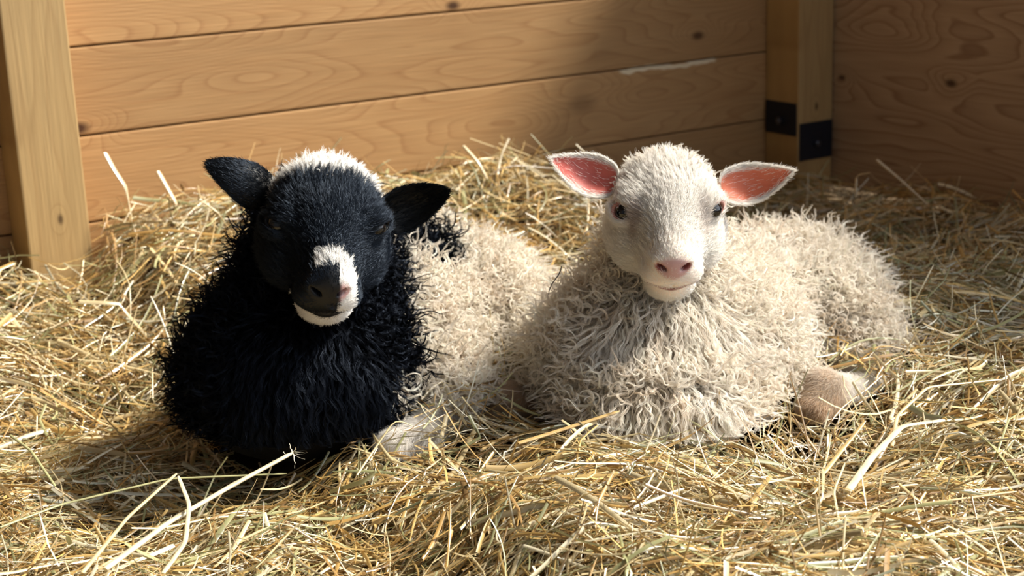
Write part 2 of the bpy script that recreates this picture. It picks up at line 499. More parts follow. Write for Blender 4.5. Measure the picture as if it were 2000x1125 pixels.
def relax(v, f, it=2, lam=0.5, keep=None):
    e = np.concatenate([f[:, [0, 1]], f[:, [1, 2]], f[:, [2, 3]], f[:, [3, 0]]])
    for _ in range(it):
        s = np.zeros_like(v); c = np.zeros(len(v))
        np.add.at(s, e[:, 0], v[e[:, 1]]); np.add.at(c, e[:, 0], 1)
        np.add.at(s, e[:, 1], v[e[:, 0]]); np.add.at(c, e[:, 1], 1)
        v = v + lam * (s / c[:, None] - v)
    return v

def sample(v, f, vn, n, weight=None):
    """n random points on quads, weighted by area * weight(face centre)"""
    tri = np.concatenate([f[:, [0, 1, 2]], f[:, [0, 2, 3]]])
    a = np.linalg.norm(np.cross(v[tri[:, 1]] - v[tri[:, 0]], v[tri[:, 2]] - v[tri[:, 0]]), axis=1)
    if weight is not None: a = a * weight[tri].mean(1)
    p = a / a.sum()
    i = rng.choice(len(tri), n, p=p)
    r1, r2 = rng.random(n), rng.random(n)
    s = np.sqrt(r1)
    w = np.stack([1 - s, s * (1 - r2), s * r2], 1)
    P = (v[tri[i]] * w[:, :, None]).sum(1)
    Nn = nrm((vn[tri[i]] * w[:, :, None]).sum(1))
    return P, Nn, tri[i], w

def interp(a, tri, w):
    if a.ndim == 1: return (a[tri] * w).sum(1)
    return (a[tri] * w[:, :, None]).sum(1)

def rot(v, ax, ang):
    c, s = np.cos(ang)[:, None], np.sin(ang)[:, None]
    return v * c + np.cross(ax, v) * s + ax * (np.sum(ax * v, 1)[:, None]) * (1 - c)

def noise3(P, f, seed=0):
    """cheap smooth noise in -1..1"""
    r = np.random.default_rng(seed)
    s = np.zeros(len(P))
    for k in range(6):
        d = nrm(r.normal(size=3)) * f * r.uniform(.6, 1.6)
        s += np.sin(P @ d + r.uniform(0, 6.28))
    return s / 3.0

def locks(P, N, comb, length, curl, wave, nstr, npts, spread, radius, color, cjit, mat, name, parent, lift=0.7, base=None):
    """wool locks. curl: radians turned over the length; wave: side amplitude (m)"""
    M = len(P)
    comb = comb - N * np.sum(comb * N, 1)[:, None]; comb = nrm(comb)
    jit = nrm(rng.normal(size=(M, 3)))
    d = nrm(N * lift + comb * (1 - lift) + jit * 0.25)
    b = nrm(np.cross(comb, N) * rng.choice([-1, 1, 1], M)[:, None] + jit * 0.55)
    ring = sst(curl, 2.0, 5.0)               # ringlets lie open on the surface, hanging locks do not
    b = nrm(b * (1 - ring)[:, None] + (N * rng.choice([-1, 1], M)[:, None] + jit * .55) * ring[:, None])
    comb0 = nrm(comb + jit * .8)
    ds = length / (npts - 1)
    pos = np.zeros((M, npts, 3)); pos[:, 0] = P
    side = nrm(np.cross(N, comb))
    ph = rng.uniform(0, 6.28, M)
    tw = rng.uniform(-.12, .12, M)
    for k in range(1, npts):
        t = k / (npts - 1)
        pos[:, k] = pos[:, k - 1] + d * ds[:, None]
        ang = curl / (npts - 1) * (0.20 + 1.6 * t)
        d = rot(d, b, ang)
        d = nrm(d + comb0 * (ring * (.55 if t < .3 else 0.0))[:, None])
        d = nrm(d + comb * (0.16 * (1 - sst(curl, 2, 5)))[:, None] - N * (0.05 * (1 - sst(curl, 2, 5)))[:, None])
        b = nrm(rot(b, d, tw))
    tt = np.linspace(0, 1, npts)
    wv = np.sin(ph[:, None] + tt[None] * (length[:, None] / 0.016) * 6.28 * .55) * wave[:, None] * np.clip(tt * 3, 0, 1)[None]
    pos += side[:, None, :] * wv[:, :, None]
    # strands
    off = rng.normal(size=(M, nstr, 3)) * spread * (1.2 - .35 * ring)[:, None, None]
    sj = rng.normal(size=(M, nstr, 1, 3)) * 0.0006
    clump = (1 - 0.72 * np.sin(np.clip(tt * 1.1, 0, 1) * math.pi * .5))
    lenj = 1 - (1 - ring)[:, None, None, None] * rng.uniform(0, .2, (M, nstr, 1, 1)) - rng.uniform(0, .05, (M, nstr, 1, 1))
    S = P[:, None, None, :] + (pos[:, None] - P[:, None, None, :]) * lenj + off[:, :, None, :] * clump[None, None, :, None] + sj * (tt ** 1.5)[None, None, :, None]
    S = S.reshape(M * nstr, npts, 3)
    prof = (1 - 0.75 * tt ** 2)
    R = (radius * rng.uniform(.7, 1.25, (M, nstr)))[:, :, None] * prof[None, None]
    R = R.reshape(M * nstr, npts)
    C = np.repeat(color[:, None], nstr, 1) * (1 + rng.normal(size=(M, 1, 1)) * cjit) * (1 + rng.normal(size=(M, nstr, 1)) * cjit * .5)
    C = np.clip(C, 0, .95).reshape(-1, 3)
    if base is not None: S = S - base
    S[:, :, 2] = np.maximum(S[:, :, 2], 0.001)
    return S, R, C

def short_fur(P, N, comb, length, radius, color, cjit, base, npts=5, lift=0.45, messy=.18):
    M = len(P)
    comb = comb - N * np.sum(comb * N, 1)[:, None]; comb = nrm(comb)
    j = rng.normal(size=(M, 3)) * messy
    d = nrm(N * lift + comb * (1 - lift) + j)
    ds = (length / (npts - 1))[:, None]
    pos = np.zeros((M, npts, 3)); pos[:, 0] = P - N * 0.001
    for k in range(1, npts):
        pos[:, k] = pos[:, k - 1] + d * ds
        d = nrm(d + comb * 0.22 - N * 0.06)
    tt = np.linspace(0, 1, npts)
    R = (radius * rng.uniform(.7, 1.3, M))[:, None] * (1 - .8 * tt ** 1.5)[None]
    C = np.clip(color * (1 + rng.normal(size=(M, 1)) * cjit), 0, .95)
    return pos - base, R, C

# ------------------------------------------------------------------ lambs
def head_frame(E, pitch, yaw, roll):
    """columns: W (image right), A (poll to nose), H (out of the forehead). pitch = how far the nose points below level"""
    A = np.array([0, -math.cos(pitch), -math.sin(pitch)]); H = np.array([0, -math.sin(pitch), math.cos(pitch)]); W = np.array([1.0, 0, 0])
    M = np.stack([W, A, H], 1)
    cy, sy = math.cos(yaw), math.sin(yaw)
    Ry = np.array([[cy, -sy, 0], [sy, cy, 0], [0, 0, 1]])
    cr, sr = math.cos(roll), math.sin(roll)
    Rr = np.array([[cr, 0, sr], [0, 1, 0], [-sr, 0, cr]])   # about the viewing direction
    return Rr @ Ry @ M, np.array(E, float)

class Head:
    def __init__(s, E, pitch, yaw, roll, scale=1.0):
        s.M, s.E = head_frame(E, pitch, yaw, roll); s.s = scale; s.lid = 1.0
    def w(s, p): return s.E + s.M @ (np.array(p, float) * s.s)
    def l(s, P): return (P - s.E) @ s.M / s.s
    def ell(s, c, r, rot3=None, k=0.012):
        R = s.M.T if rot3 is None else rot3 @ s.M.T
        return ell(s.w(c), np.array(r) * s.s, R, k * s.s)
    def cone(s, a, b, r0, r1, k=0.012): return rcone(s.w(a), s.w(b), r0 * s.s, r1 * s.s, k * s.s)

def rz(a):
    c, s_ = math.cos(a), math.sin(a); return np.array([[c, s_, 0], [-s_, c, 0], [0, 0, 1]])

EYE = (0.0420, 0.004, 0.003)
def eye_rot(side):
    # local x: outward viewing direction of the eye, y: along the slit (nose-ward, slightly down), z: across
    o = nrm(np.array([side * 0.46, 0.70, 0.44]))
    sl = np.array([side * -0.85, 0.40, -0.12]); sl = nrm(sl - o * (sl @ o))
    return np.stack([o, sl, np.cross(o, sl)])

def eye_surface(side):
    """where the eye's outward ray leaves the skull (head frame)"""
    class Id(Head):
        def __init__(s): s.M = np.eye(3); s.E = np.zeros(3); s.s = 1.0
    o = eye_rot(side)[0]
    c = np.array([side * .0335, -.014, -.006])
    ts = np.linspace(0, .08, 400)
    d = field_pts(skull_prims(Id()), c + ts[:, None] * o)
    return c + o * ts[np.argmax(d > 0)]

def skull_prims(h):
    p = [
        h.ell((0, -.034, -.010), (.050, .048, .046)),
        h.ell((0, -.008, .004), (.048, .044, .031), k=.015),
        h.cone((0, .0, -.016), (0, .058, -.018), .043, .0290, k=.014),
        h.cone((0, .0, .012), (0, .062, -.001), .023, .0165, k=.012),
        h.ell((0, .069, -.007), (.0205, .0125, .0140), k=.008),
        h.cone((0, -.020, -.048), (0, .046, -.043), .037, .0265, k=.016),
        h.ell((0, .058, -.053), (.0240, .0170, .0150), k=.010),
    ]
    for s in (-1, 1):
        p += [
            h.ell((s * .0155, .066, -.025), (.0175, .0165, .0138), k=.007),
            h.ell((s * .0345, -.006, -.036), (.0265, .046, .034), k=.016),
            h.ell((s * .0380, -.004, .009), (.0150, .020, .0165), k=.010),
            h.ell((s * .0112, .0740, -.0010), (.0088, .0065, .0062), k=.005),
        ]
    return p

EYES = {s: eye_surface(s) for s in (-1, 1)}

def head_prims(h):
    p = skull_prims(h)
    subs = []
    for s in (-1, 1):
        R = eye_rot(s)
        c = EYES[s]
        # lids: a low rim around an almond opening
        p.append(h.ell(c - R[0] * .0060 + R[2] * .0025, (.0110, .0165, .0130), R, k=.004))
        subs.append(h.ell(c + R[0] * .0035 - R[2] * (.0008 if h.lid < 1 else 0), (.0110, .0122, .0070 * h.lid), R, k=.0015))
        subs.append(h.ell((s * .0118, .0800, -.0045), (.0070, .0060, .0028), np.stack([nrm([s * .85, 0, .5]), nrm([0, 1, 0]), nrm([s * -.5, 0, .85])]), k=.002))
        subs.append(h.cone((s * .001, .0790, -.0375), (s * .020, .066, -.0335), .0022, .0018, k=.0025))
        subs.append(h.cone((s * .020, .066, -.0335), (s * .036, .044, -.0290), .0018, .0009, k=.0025))
    subs.append(h.cone((0, .0825, -.011), (0, .084, -.034), .0012, .0012, k=.0025))
    return p, subs

def nose_r(L):
    """1 on the outline of the bare nose leather"""
    w, a, hh = L[:, 0], L[:, 1], L[:, 2]
    wid = .0195 - .55 * np.clip(-(hh + .004), 0, .02)
    return np.sqrt((w / wid) ** 2 + ((a - .080) / .0115) ** 2 + ((hh + .0065) / .0125) ** 2)

def build_body(h, prims_body, name, parent, mat, base, colorfn, lo, hi, fine=0.0016, coarse=0.005):
    hp, hs = head_prims(h)
    hlo = h.E + np.array([-.075, -.105, -.105]) * h.s; hhi = h.E + np.array([.075, .06, .06]) * h.s
    xs = axis(lo[0], hi[0], hlo[0], hhi[0], fine, coarse)
    ys = axis(lo[1], hi[1], hlo[1], hhi[1], fine, coarse)
    zs = axis(lo[2], hi[2], hlo[2], hhi[2], fine, coarse)
    V = field(prims_body + hp, hs, xs, ys, zs)
    v, f = surface_nets(V, xs, ys, zs)
    v = relax(v, f, 2, 0.5)
    n = vnormals(v, f)
    dh = field_pts(hp, v); db = field_pts(prims_body, v)
    wh = sst(db - dh, -0.002, 0.018)      # 1 on the head, 0 on the body
    col = colorfn(v, n, wh)
    o = mesh_np(name, v - base, f, mat, parent, colors=col)
    return v, f, n, wh

def ear(h, side, basep, tip, N, width, cup, mats, parent, base, inner_col, outer_col, rimw=.16, blunt=.75):
    """cupped leaf-shaped ear, closed shell; returns sample arrays for its fur"""
    B, T = np.array(basep, float), np.array(tip, float)
    D = nrm(T - B); L = np.linalg.norm(T - B)
    N = nrm(N - D * (N @ D)); Wd = np.cross(D, N)
    nu, nv = 30, 17
    us = np.linspace(0, 1, nu); vs = np.linspace(-1, 1, nv)
    U, Vv = np.meshgrid(us, vs, indexing='ij')
    prof = (np.sin(np.pi * np.clip(U, 0, 1) ** 0.80) ** blunt) * (1 - .25 * U) + 0.42 * (1 - U) ** 3
    prof = np.maximum(prof, 0.015)
    wdt = width * prof
    C = B + D * (U[..., None] * L) - N * (np.sin(U * 3.0) * .10 * L)[..., None] * 0.0
    c_amt = cup * (1 - .55 * U)
    ang = Vv * c_amt
    r = wdt / np.maximum(c_amt, .05)
    P = C + Wd * (np.sin(ang) * r)[..., None] + N * ((1 - np.cos(ang)) * r)[..., None]
    P = P - N * (0.010 * np.sin(U * math.pi))[..., None] + N * (0.010 * U ** 2)[..., None]
    # normals of mid surface
    du = np.gradient(P, axis=0); dv = np.gradient(P, axis=1)
    nn = nrm(np.cross(du, dv)); 
    if (nn[nu // 2, nv // 2] @ N) < 0: nn = -nn
    th = (0.0016 + 0.004 * (1 - U) ** 2) * np.sqrt(np.clip(1 - Vv ** 6, 0, 1))
    inn = P + nn * th[..., None] * .5; out = P - nn * th[..., None] * .5
    v = np.concatenate([inn.reshape(-1, 3), out.reshape(-1, 3)])
    f = []
    def I(i, j, s): return s * nu * nv + i * nv + j
    fl = (np.cross(du[nu // 2, nv // 2], dv[nu // 2, nv // 2]) @ N) < 0
    for i in range(nu - 1):
        for j in range(nv - 1):
            q = [I(i, j, 0), I(i + 1, j, 0), I(i + 1, j + 1, 0), I(i, j + 1, 0)]
            q2 = [I(i, j, 1), I(i, j + 1, 1), I(i + 1, j + 1, 1), I(i + 1, j, 1)]
            if fl: q, q2 = q[::-1], q2[::-1]
            f += [q, q2]
        for j in (0, nv - 1):
            q = [I(i, j, 0), I(i + 1, j, 0), I(i + 1, j, 1), I(i, j, 1)]
            if (j == 0) != fl: q = q[::-1]
            f.append(q)
    for j in range(nv - 1):
        f.append([I(nu - 1, j, 0), I(nu - 1, j + 1, 0), I(nu - 1, j + 1, 1), I(nu - 1, j, 1)])
    f = np.array(f)
    edge = np.maximum(np.abs(Vv), np.maximum(1 - (1 - U) / .16, 0))
    rim = sst(edge, 1 - rimw * 2.0, 1 - rimw * .7)
    cin = inner_col * (1 - rim[..., None]) + outer_col * rim[..., None]
    col = np.concatenate([cin.reshape(-1, 3), np.broadcast_to(outer_col, (nu * nv, 3))])
    o = mesh_np('ear', v - base, f, mats, parent, colors=col)
    vn = np.concatenate([nn.reshape(-1, 3), -nn.reshape(-1, 3)])
    isout = np.concatenate([rim.ravel(), np.ones(nu * nv)])
    qn = nu * nv
    f4 = np.array([q for q in f if (max(q) < qn) or (min(q) >= qn)])
    return o, v, f4, vn, isout, D

def eyeball(h, side, parent, base, iris_col, mat, rest=(.05, .035, .03)):
    R = eye_rot(side); s = h.s
    c = h.w(EYES[side] - R[0] * .0088)
    ow = h.M @ R[0]; sw = h.M @ R[1]; uw = h.M @ R[2]
    r = 0.0128 * s
    nu, nv = 40, 24
    v = []; col = []
    for i in range(nv + 1):
        th = math.pi * i / nv
        for j in range(nu):
            ph = 2 * math.pi * j / nu
            d = np.array([math.cos(th), math.sin(th) * math.cos(ph), math.sin(th) * math.sin(ph)])
            bulge = 1 + .07 * max(0, (d[0] - .72) / .28)
            v.append(c + (ow * d[0] + sw * d[1] + uw * d[2]) * r * bulge)
            rr_ = math.sqrt(d[1] ** 2 + d[2] ** 2)
            if abs(d[1]) < .42 and abs(d[2]) < .17 and d[0] > 0: cc = (0.002, 0.002, 0.003)
            elif rr_ < .70 and d[0] > 0: cc = iris_col
            else: cc = rest
            col.append(cc)
    f = []
    for i in range(nv):
        for j in range(nu):
            a, b = i * nu + j, i * nu + (j + 1) % nu
            f.append([a, b, b + nu, a + nu])
    return mesh_np('eye', np.array(v) - base, np.array(f), mat, parent, colors=np.array(col))

wool_w = fiber_mat('white_wool', trans=0.30, gloss=0.04, rough=0.45)
fur_w = fiber_mat('white_fur', trans=0.48, gloss=0.06, rough=0.4)
wool_k = fiber_mat('black_wool', trans=0.0, gloss=0.022, rough=0.32, gcol=(.5, .62, .9))
skin_w = principled('lamb_skin', (.8, .6, .5), rough=0.55, spec=0.35, attr='col')
skin_w.node_tree.nodes['Principled BSDF'].inputs['Subsurface Weight'].default_value = 0.15
skin_w.node_tree.nodes['Principled BSDF'].inputs['Subsurface Radius'].default_value = (.006, .002, .001)
skin_k = principled('dark_lamb_skin', (.02, .02, .02), rough=0.5, spec=0.4, attr='col')
ear_w = fiber_mat('ear_skin', trans=0.65, gloss=0.03, rough=0.5)
eye_m = principled('eye_gloss', (0.05, .03, .02), rough=0.08, spec=0.5, coat=0.5, attr='col')
horn_m = principled('hoof_horn', (0.045, 0.042, 0.045), rough=0.5, spec=0.4, bump=(90, .4))

CREAM = np.array([0.90, 0.84, 0.75]); WHITE = np.array([0.93, 0.895, 0.85]); TAN = np.array([0.62, 0.45, 0.30])
PINK = np.array([0.72, 0.36, 0.30]); BLK = np.array([0.0032, 0.0034, 0.0042])

def empty(name, loc, label, cat):
    o = bpy.data.objects.new(name, None); COL.objects.link(o)
    o.location = loc; o.empty_display_size = 0.05
    props(o, label, cat)
    return o

def hooves(pairs, parent, base):
    """cloven hoof: two claws. pairs: list of (centre, pointing direction, up, length, width)"""
    for c, d, up, L, wd in pairs:
        d = nrm(np.array(d, float)); up = nrm(np.array(up, float) - d * (np.array(up) @ d)); sd = np.cross(d, up)
        for s in (-1, 1):
            v = []; f = []
            nu, nv = 10, 14
            for i in range(nu + 1):
                u = i / nu
                wv = wd * .5 * (1 - .55 * u ** 2.2) * (math.sin(min(1, (1.02 - u) * 6) * math.pi / 2)) + 1e-4
                hv = L * .42 * (1 - .72 * u ** 1.3) * (math.sin(min(1, (1.02 - u) * 6) * math.pi / 2)) + 1e-4
                for j in range(nv):
                    a = 2 * math.pi * j / nv
                    v.append(np.array(c) + d * L * u + sd * (s * wd * .53 * (1 - .15 * u) + math.cos(a) * wv) + up * (math.sin(a) * hv * .5 - hv * .1))
            for i in range(nu):
                for j in range(nv):
                    a, b = i * nv + j, i * nv + (j + 1) % nv
                    f.append([a, b, b + nv, a + nv])
            mesh_np('hoof_claw', np.array(v) - base, np.array(f), horn_m, parent)

QUALITY = 1.0       # share of the fleece that is grown

# ---- white lamb
def white_lamb():
    base = on_floor(1380, 800)
    root = empty('lamb', base, 'white curly lamb with pink ears lying in the hay beside the black-headed one', 'lamb')
    h = Head(at(1304, 412, 1.675), math.radians(31), math.radians(-1), math.radians(0.5), 1.02)
    g = lambda x, y, Y: at(x, y, Y)
    B = [
        rcone(g(1298, 470, 1.76), g(1285, 640, 1.76), .056, .074, k=.03),           # neck
        ell(g(1275, 700, 1.745), (.112, .095, .098), k=.04),                          # chest
        ell(g(1295, 795, 1.668), (.102, .082, .058), k=.04),                          # brisket
        ell(g(1170, 705, 1.80), (.074, .085, .082), k=.04),                          # right shoulder
        ell(g(1410, 690, 1.80), (.085, .100, .092), k=.04),                          # left shoulder
        rcone(g(1340, 655, 1.86), g(1540, 603, 2.04), .095, .095, k=.05),             # barrel
        ell(g(1583, 637, 2.03), (.085, .115, .092), k=.05),                           # rump
        ell(g(1640, 665, 1.93), (.056, .082, .078), rz(0.3), k=.04),                  # thigh
        rcone(g(1700, 725, 1.86), g(1740, 745, 1.84), .036, .026, k=.03),             # stifle to hock
        rcone(g(1725, 765, 1.82), g(1608, 765, 1.715), .0185, .0185, k=.014),           # hind shank, lying forward
        rcone(g(1608, 763, 1.715), g(1590, 800, 1.685), .0235, .0180, k=.012),           # fetlock
        rcone(g(1470, 800, 1.72), g(1370, 838, 1.64), .028, .019, k=.02),             # folded foreleg
        rcone(g(1370, 838, 1.64), g(1270, 825, 1.68), .019, .017, k=.015),
        rcone(g(1120, 790, 1.76), g(1000, 790, 1.74), .028, .022, k=.02),             # other foreleg, knee out to the left
        rcone(g(1000, 790, 1.74), g(985, 815, 1.72), .022, .018, k=.015),
    ]
    legset = B[9:]
    def color(v, n, wh):
        L = h.l(v)
        c = np.broadcast_to(CREAM * .80, v.shape).copy()
        hw = wh[:, None]
        c = c * (1 - hw) + WHITE * np.array([.95, .86, .80]) * hw
        a, w, hh = L[:, 1], L[:, 0], L[:, 2]
        nose = sst(-nose_r(L), -1.25, -.85)
        c = c * (1 - nose[:, None]) + np.array([.60, .36, .34]) * nose[:, None]
        nd = np.hypot(np.hypot(np.abs(w) - .0120, a - .079), (hh + .0045) * 1.6)
        nn = sst(-nd, -.009, -.005)[:, None]
        c = c * (1 - nn) + np.array([.30, .09, .08]) * nn
        lip = sst(-np.abs(hh + .0385 - np.abs(w) * .22), -.007, -.0025) * sst(a, .018, .03) * sst(-np.abs(w), -.036, -.028)
        c = c * (1 - lip[:, None]) + np.array([.28, .10, .095]) * lip[:, None]
        for s in (-1, 1):
            R = eye_rot(s); cc = EYES[s]
            q = (L - cc) @ R.T
            d = np.sqrt((q[:, 0] / 1.4) ** 2 + (q[:, 1] / 1.25) ** 2 + q[:, 2] ** 2)
            m = sst(-d, -.019, -.010)[:, None]
            c = c * (1 - m) + np.array([.58, .28, .24]) * m
        return c
    lo = np.array([g(930, 700, 1.75)[0] - .02, 1.44, -.035]); hi = np.array([g(1790, 700, 1.9)[0] + .05, 2.22, .36])
    v, f, n, wh = build_body(h, B, 'body', root, skin_w, base, color, lo, hi)
    fur(h, B, legset, v, f, n, wh, root, base, 'white')
    # ears
    N = nrm(np.array([0.0, -1, .18]))
    furs = []
    for s, b_, t_, w_, nn_ in ((-1, g(1202, 360, 1.705), g(1072, 313, 1.70), .0265, N + [.05, 0, .25]), (1, g(1408, 372, 1.705), g(1548, 338, 1.70), .0260, N + [-.10, 0, .30])):
        o, ev, ef, en, eo, D = ear(h, s, b_, t_, nn_, w_, 1.0, ear_w, root, base, np.array([.82, .25, .21]) if s < 0 else np.array([.95, .34, .21]), WHITE * .95)  # right ear more orange: glow of light through it put into the colour
        ear_fur(o, ev, ef, en, eo, D, base, WHITE, wool_w, 9000, inner=.03)
    for s in (-1, 1): eyeball(h, s, root, base, (0.010, .006, .005), eye_m)
    # hooves
    hooves([(g(1588, 805, 1.690), (-.05, -.35, -.8), (-.1, -1, .3), .030, .014)], root, base)
    return B

def ear_fur(o, ev, ef, en, eo, D, base, colr, mat, n, lens=(.004, .0085), inner=.10):
    P, N, tri, w = sample(ev, ef, en, n, inner + (1 - inner) * eo)
    m = interp(eo, tri, w)
    ln = lens[0] + (lens[1] - lens[0]) * rng.random(n)
    ln = ln * np.where(m < .5, 1.5, 1.0)
    comb = np.broadcast_to(D, P.shape) + rng.normal(size=P.shape) * .12
    S, R, C = short_fur(P, N, comb, ln, .00022, np.broadcast_to(colr, P.shape), .06, base, lift=.22)
    hair_np('fur', S, R, C, mat, o)

def fur(h, B, legset, v, f, n, wh, root, base, kind):
    dl = field_pts(legset, v); dbody = field_pts([q for q in B if q not in legset], v)
    leg = sst(dbody - dl, 0.002, 0.016) * (1 - wh)
    L = h.l(v)
    view = nrm(np.array([0, 0, CAM_H]) - v)
    facing = np.sum(view * n, 1)
    vis = sst(facing, -0.55, -0.15)
    zok = (v[:, 2] > -0.005).astype(float)
    # face fur --------------------------------------------------
    a, w_, hh = L[:, 1], L[:, 0], L[:, 2]
    noseless = 1 - sst(-nose_r(L), -1.1, -.85) * .97
    capw = sst(-a, .034, .052) * sst(hh, -.01, .012)        # woolly cap on the poll
    backw = sst(-a, .022, .050)
    jaww = sst(-hh, .058, .078)
    eyem = np.ones(len(v))
    for s in (-1, 1):
        R_ = eye_rot(s); cc = EYES[s]
        q = (L - cc) @ R_.T
        d = np.sqrt((q[:, 0] / 1.5) ** 2 + (q[:, 1] / 1.45) ** 2 + (q[:, 2] / max(h.lid, .62)) ** 2)
        eyem *= sst(d, .0088, .0112)
    mouth = 1 - .93 * sst(-np.abs(hh + .0390 - np.abs(w_) * .22), -.0042 - .0022 * np.exp(-(w_ / .012) ** 2), -.0020) * sst(a, .022, .032) * sst(-np.abs(w_), -.036, -.027)
    woolh = np.clip(np.maximum(np.maximum(capw, backw), jaww), 0, 1)
    face_w = wh * (1 - woolh * .8) * vis * noseless * eyem * mouth
    nF = int(95000 * QUALITY)
    P, N, tri, w = sample(v, f, n, nF, face_w * (1 + 1.2 * sst(a, .03, .055)) + 1e-9)
    LL = h.l(P)
    up = -h.M[:, 1]
    lat = h.M[:, 0][None] * np.sign(LL[:, :1]) * sst(np.abs(LL[:, 0]), .008, .04)[:, None] * .9
    comb = up[None] + lat - h.M[:, 2][None] * sst(-LL[:, 2], .02, .05)[:, None] * .5
    nz = noise3(P, 90, 3)
    comb = comb + np.stack([noise3(P, 120, 5), noise3(P, 120, 6), noise3(P, 120, 7)], 1) * .22
    ln = .0044 + .006 * sst(-LL[:, 1], -.085, -.02) + .008 * sst(-LL[:, 1], 0, .045) * sst(LL[:, 2], -.01, .02) + .011 * sst(-LL[:, 2], .015, .055) * sst(-LL[:, 1], -.055, .0)
    ln = ln + .004 * sst(-LL[:, 2], .045, .060) * sst(LL[:, 1], .03, .05)
    ln *= rng.uniform(.7, 1.25, nF)
    C = fur_color(kind, 'face', P, LL, h)
    S, R, C = short_fur(P, N, comb, ln, .00021, C, .05, base, lift=.27, npts=7, messy=.14)
    nC = int(16000 * QUALITY)
    P, N, tri, w = sample(v, f, n, nC, face_w * sst(-a, -.075, -.02) * (1 - .0 * a) + 1e-9)
    LL = h.l(P)
    lat = h.M[:, 0][None] * np.sign(LL[:, :1]) * sst(np.abs(LL[:, 0]), .008, .04)[:, None] * .9
    comb = up[None] + lat - h.M[:, 2][None] * sst(-LL[:, 2], .02, .05)[:, None] * .5
    comb = comb + np.stack([noise3(P, 70, 5), noise3(P, 70, 6), noise3(P, 70, 7)], 1) * .38
    ln2 = (.0085 + .014 * sst(-LL[:, 1], -.02, .045) + .013 * sst(-LL[:, 2], .015, .055) * sst(-LL[:, 1], -.055, .0)) * rng.uniform(.7, 1.3, nC)
    S2, R2, C2 = locks(P, N, comb, ln2, rng.uniform(.1, .9, nC), np.full(nC, .0004) + .0006 * sst(ln2, .012, .024), 6, 7, .0013, .00017, fur_color(kind, 'face', P, LL, h), .04, None, '', None, lift=.24, base=base)
    S, R, C = np.concatenate([S, S2]), np.concatenate([R, R2]), np.concatenate([C, C2])
    hair_np('face_fur', S, R, C, fur_w if kind == 'white' else wool_k2, root)
    # wool ------------------------------------------------------
    wool_w8 = (1 - wh) * (1 - leg) + wh * woolh
    wool_w8 = wool_w8 * vis * zok
    M = int(11500 * QUALITY)
    P, N, tri, w = sample(v, f, n, M, wool_w8 + 1e-9)
    hd = interp(wh, tri, w)
    LL = h.l(P)
    down = np.array([0, 0, -1.0])
    cen = np.array([h.E[0], h.E[1] + .08, .12])
    comb = down[None] + nrm(P - cen) * np.array([.25, .25, 0])
    comb = comb * (1 - hd[:, None]) + hd[:, None] * (-h.M[:, 1][None] * .3 + h.M[:, 0][None] * np.sign(LL[:, :1]) * .6 + down * .2)
    jitc = rng.normal(size=comb.shape)
    # chest: long hanging locks; flanks: tight ringlets
    fr = P - h.E
    chest = sst(-N[:, 1], .35, .8) * sst(-(np.abs(P[:, 0] - h.E[0] - (-.01))), -.13, -.07) * (1 - hd)
    chest *= sst(-fr[:, 2], .06, .12)
    length = .052 + .012 * chest + rng.uniform(-.010, .010, M)
    length = length * (1 - hd * (.66 if kind == 'white' else .76))
    comb = comb + jitc * (.45 - .30 * chest)[:, None]
    curl = rng.uniform(5.5, 10.0, M) * (1 - chest * .90) 
    wave = .0006 + .0017 * chest
    spread = .0011
    C = fur_color(kind, 'wool', P, LL, h)
    dark = C.mean(1) < .1
    for tag_, sel, mat in (('fleece', ~dark, wool_w), ('fleece', dark, wool_k)):
        if sel.sum() < 10: continue
        S, R, CC = locks(P[sel], N[sel], comb[sel], length[sel], curl[sel], wave[sel], 8, 19, spread, .00025, C[sel], .07, mat, tag_, root, base=base)
        o = hair_np(tag_, S, R, CC, mat, root)
        if kind != 'white': o['label'] = 'black curly fleece' if mat is wool_k else 'cream curly fleece'
    # underwool: short frizz that closes the fleece
    M2 = int(75000 * QUALITY)
    P, N, tri, w = sample(v, f, n, M2, wool_w8 + 1e-9)
    LL = h.l(P)
    C = fur_color(kind, 'wool', P, LL, h) * np.array([.82, .77, .71])  # tanner than the locks: shade deep between curls painted into the colour
    comb = np.array([0, 0, -1.0])[None] + rng.normal(size=P.shape) * .9
    dark = C.mean(1) < .1
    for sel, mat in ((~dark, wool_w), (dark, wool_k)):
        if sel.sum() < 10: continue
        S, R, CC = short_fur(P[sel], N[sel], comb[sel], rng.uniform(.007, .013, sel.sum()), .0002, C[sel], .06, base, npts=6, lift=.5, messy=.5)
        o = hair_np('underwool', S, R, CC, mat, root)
        if kind != 'white': o['label'] = 'black short underwool' if mat is wool_k else 'cream short underwool'
    # legs ------------------------------------------------------
    M3 = int(24000 * QUALITY)
    lw = leg * vis * (v[:, 2] > -.02)
    if lw.sum() > 1:
        P, N, tri, w = sample(v, f, n, M3, lw + 1e-9)
        LL = h.l(P)
        C = fur_color(kind, 'leg', P, LL, h)
        comb = np.array([-.6, -.3, -.7])[None] + rng.normal(size=P.shape) * .25
        S, R, C = short_fur(P, N, comb, rng.uniform(.008, .015, M3), .0002, C, .08, base, npts=6, lift=.3, messy=.2)
        hair_np('leg_fur', S, R, C, fur_w, root)

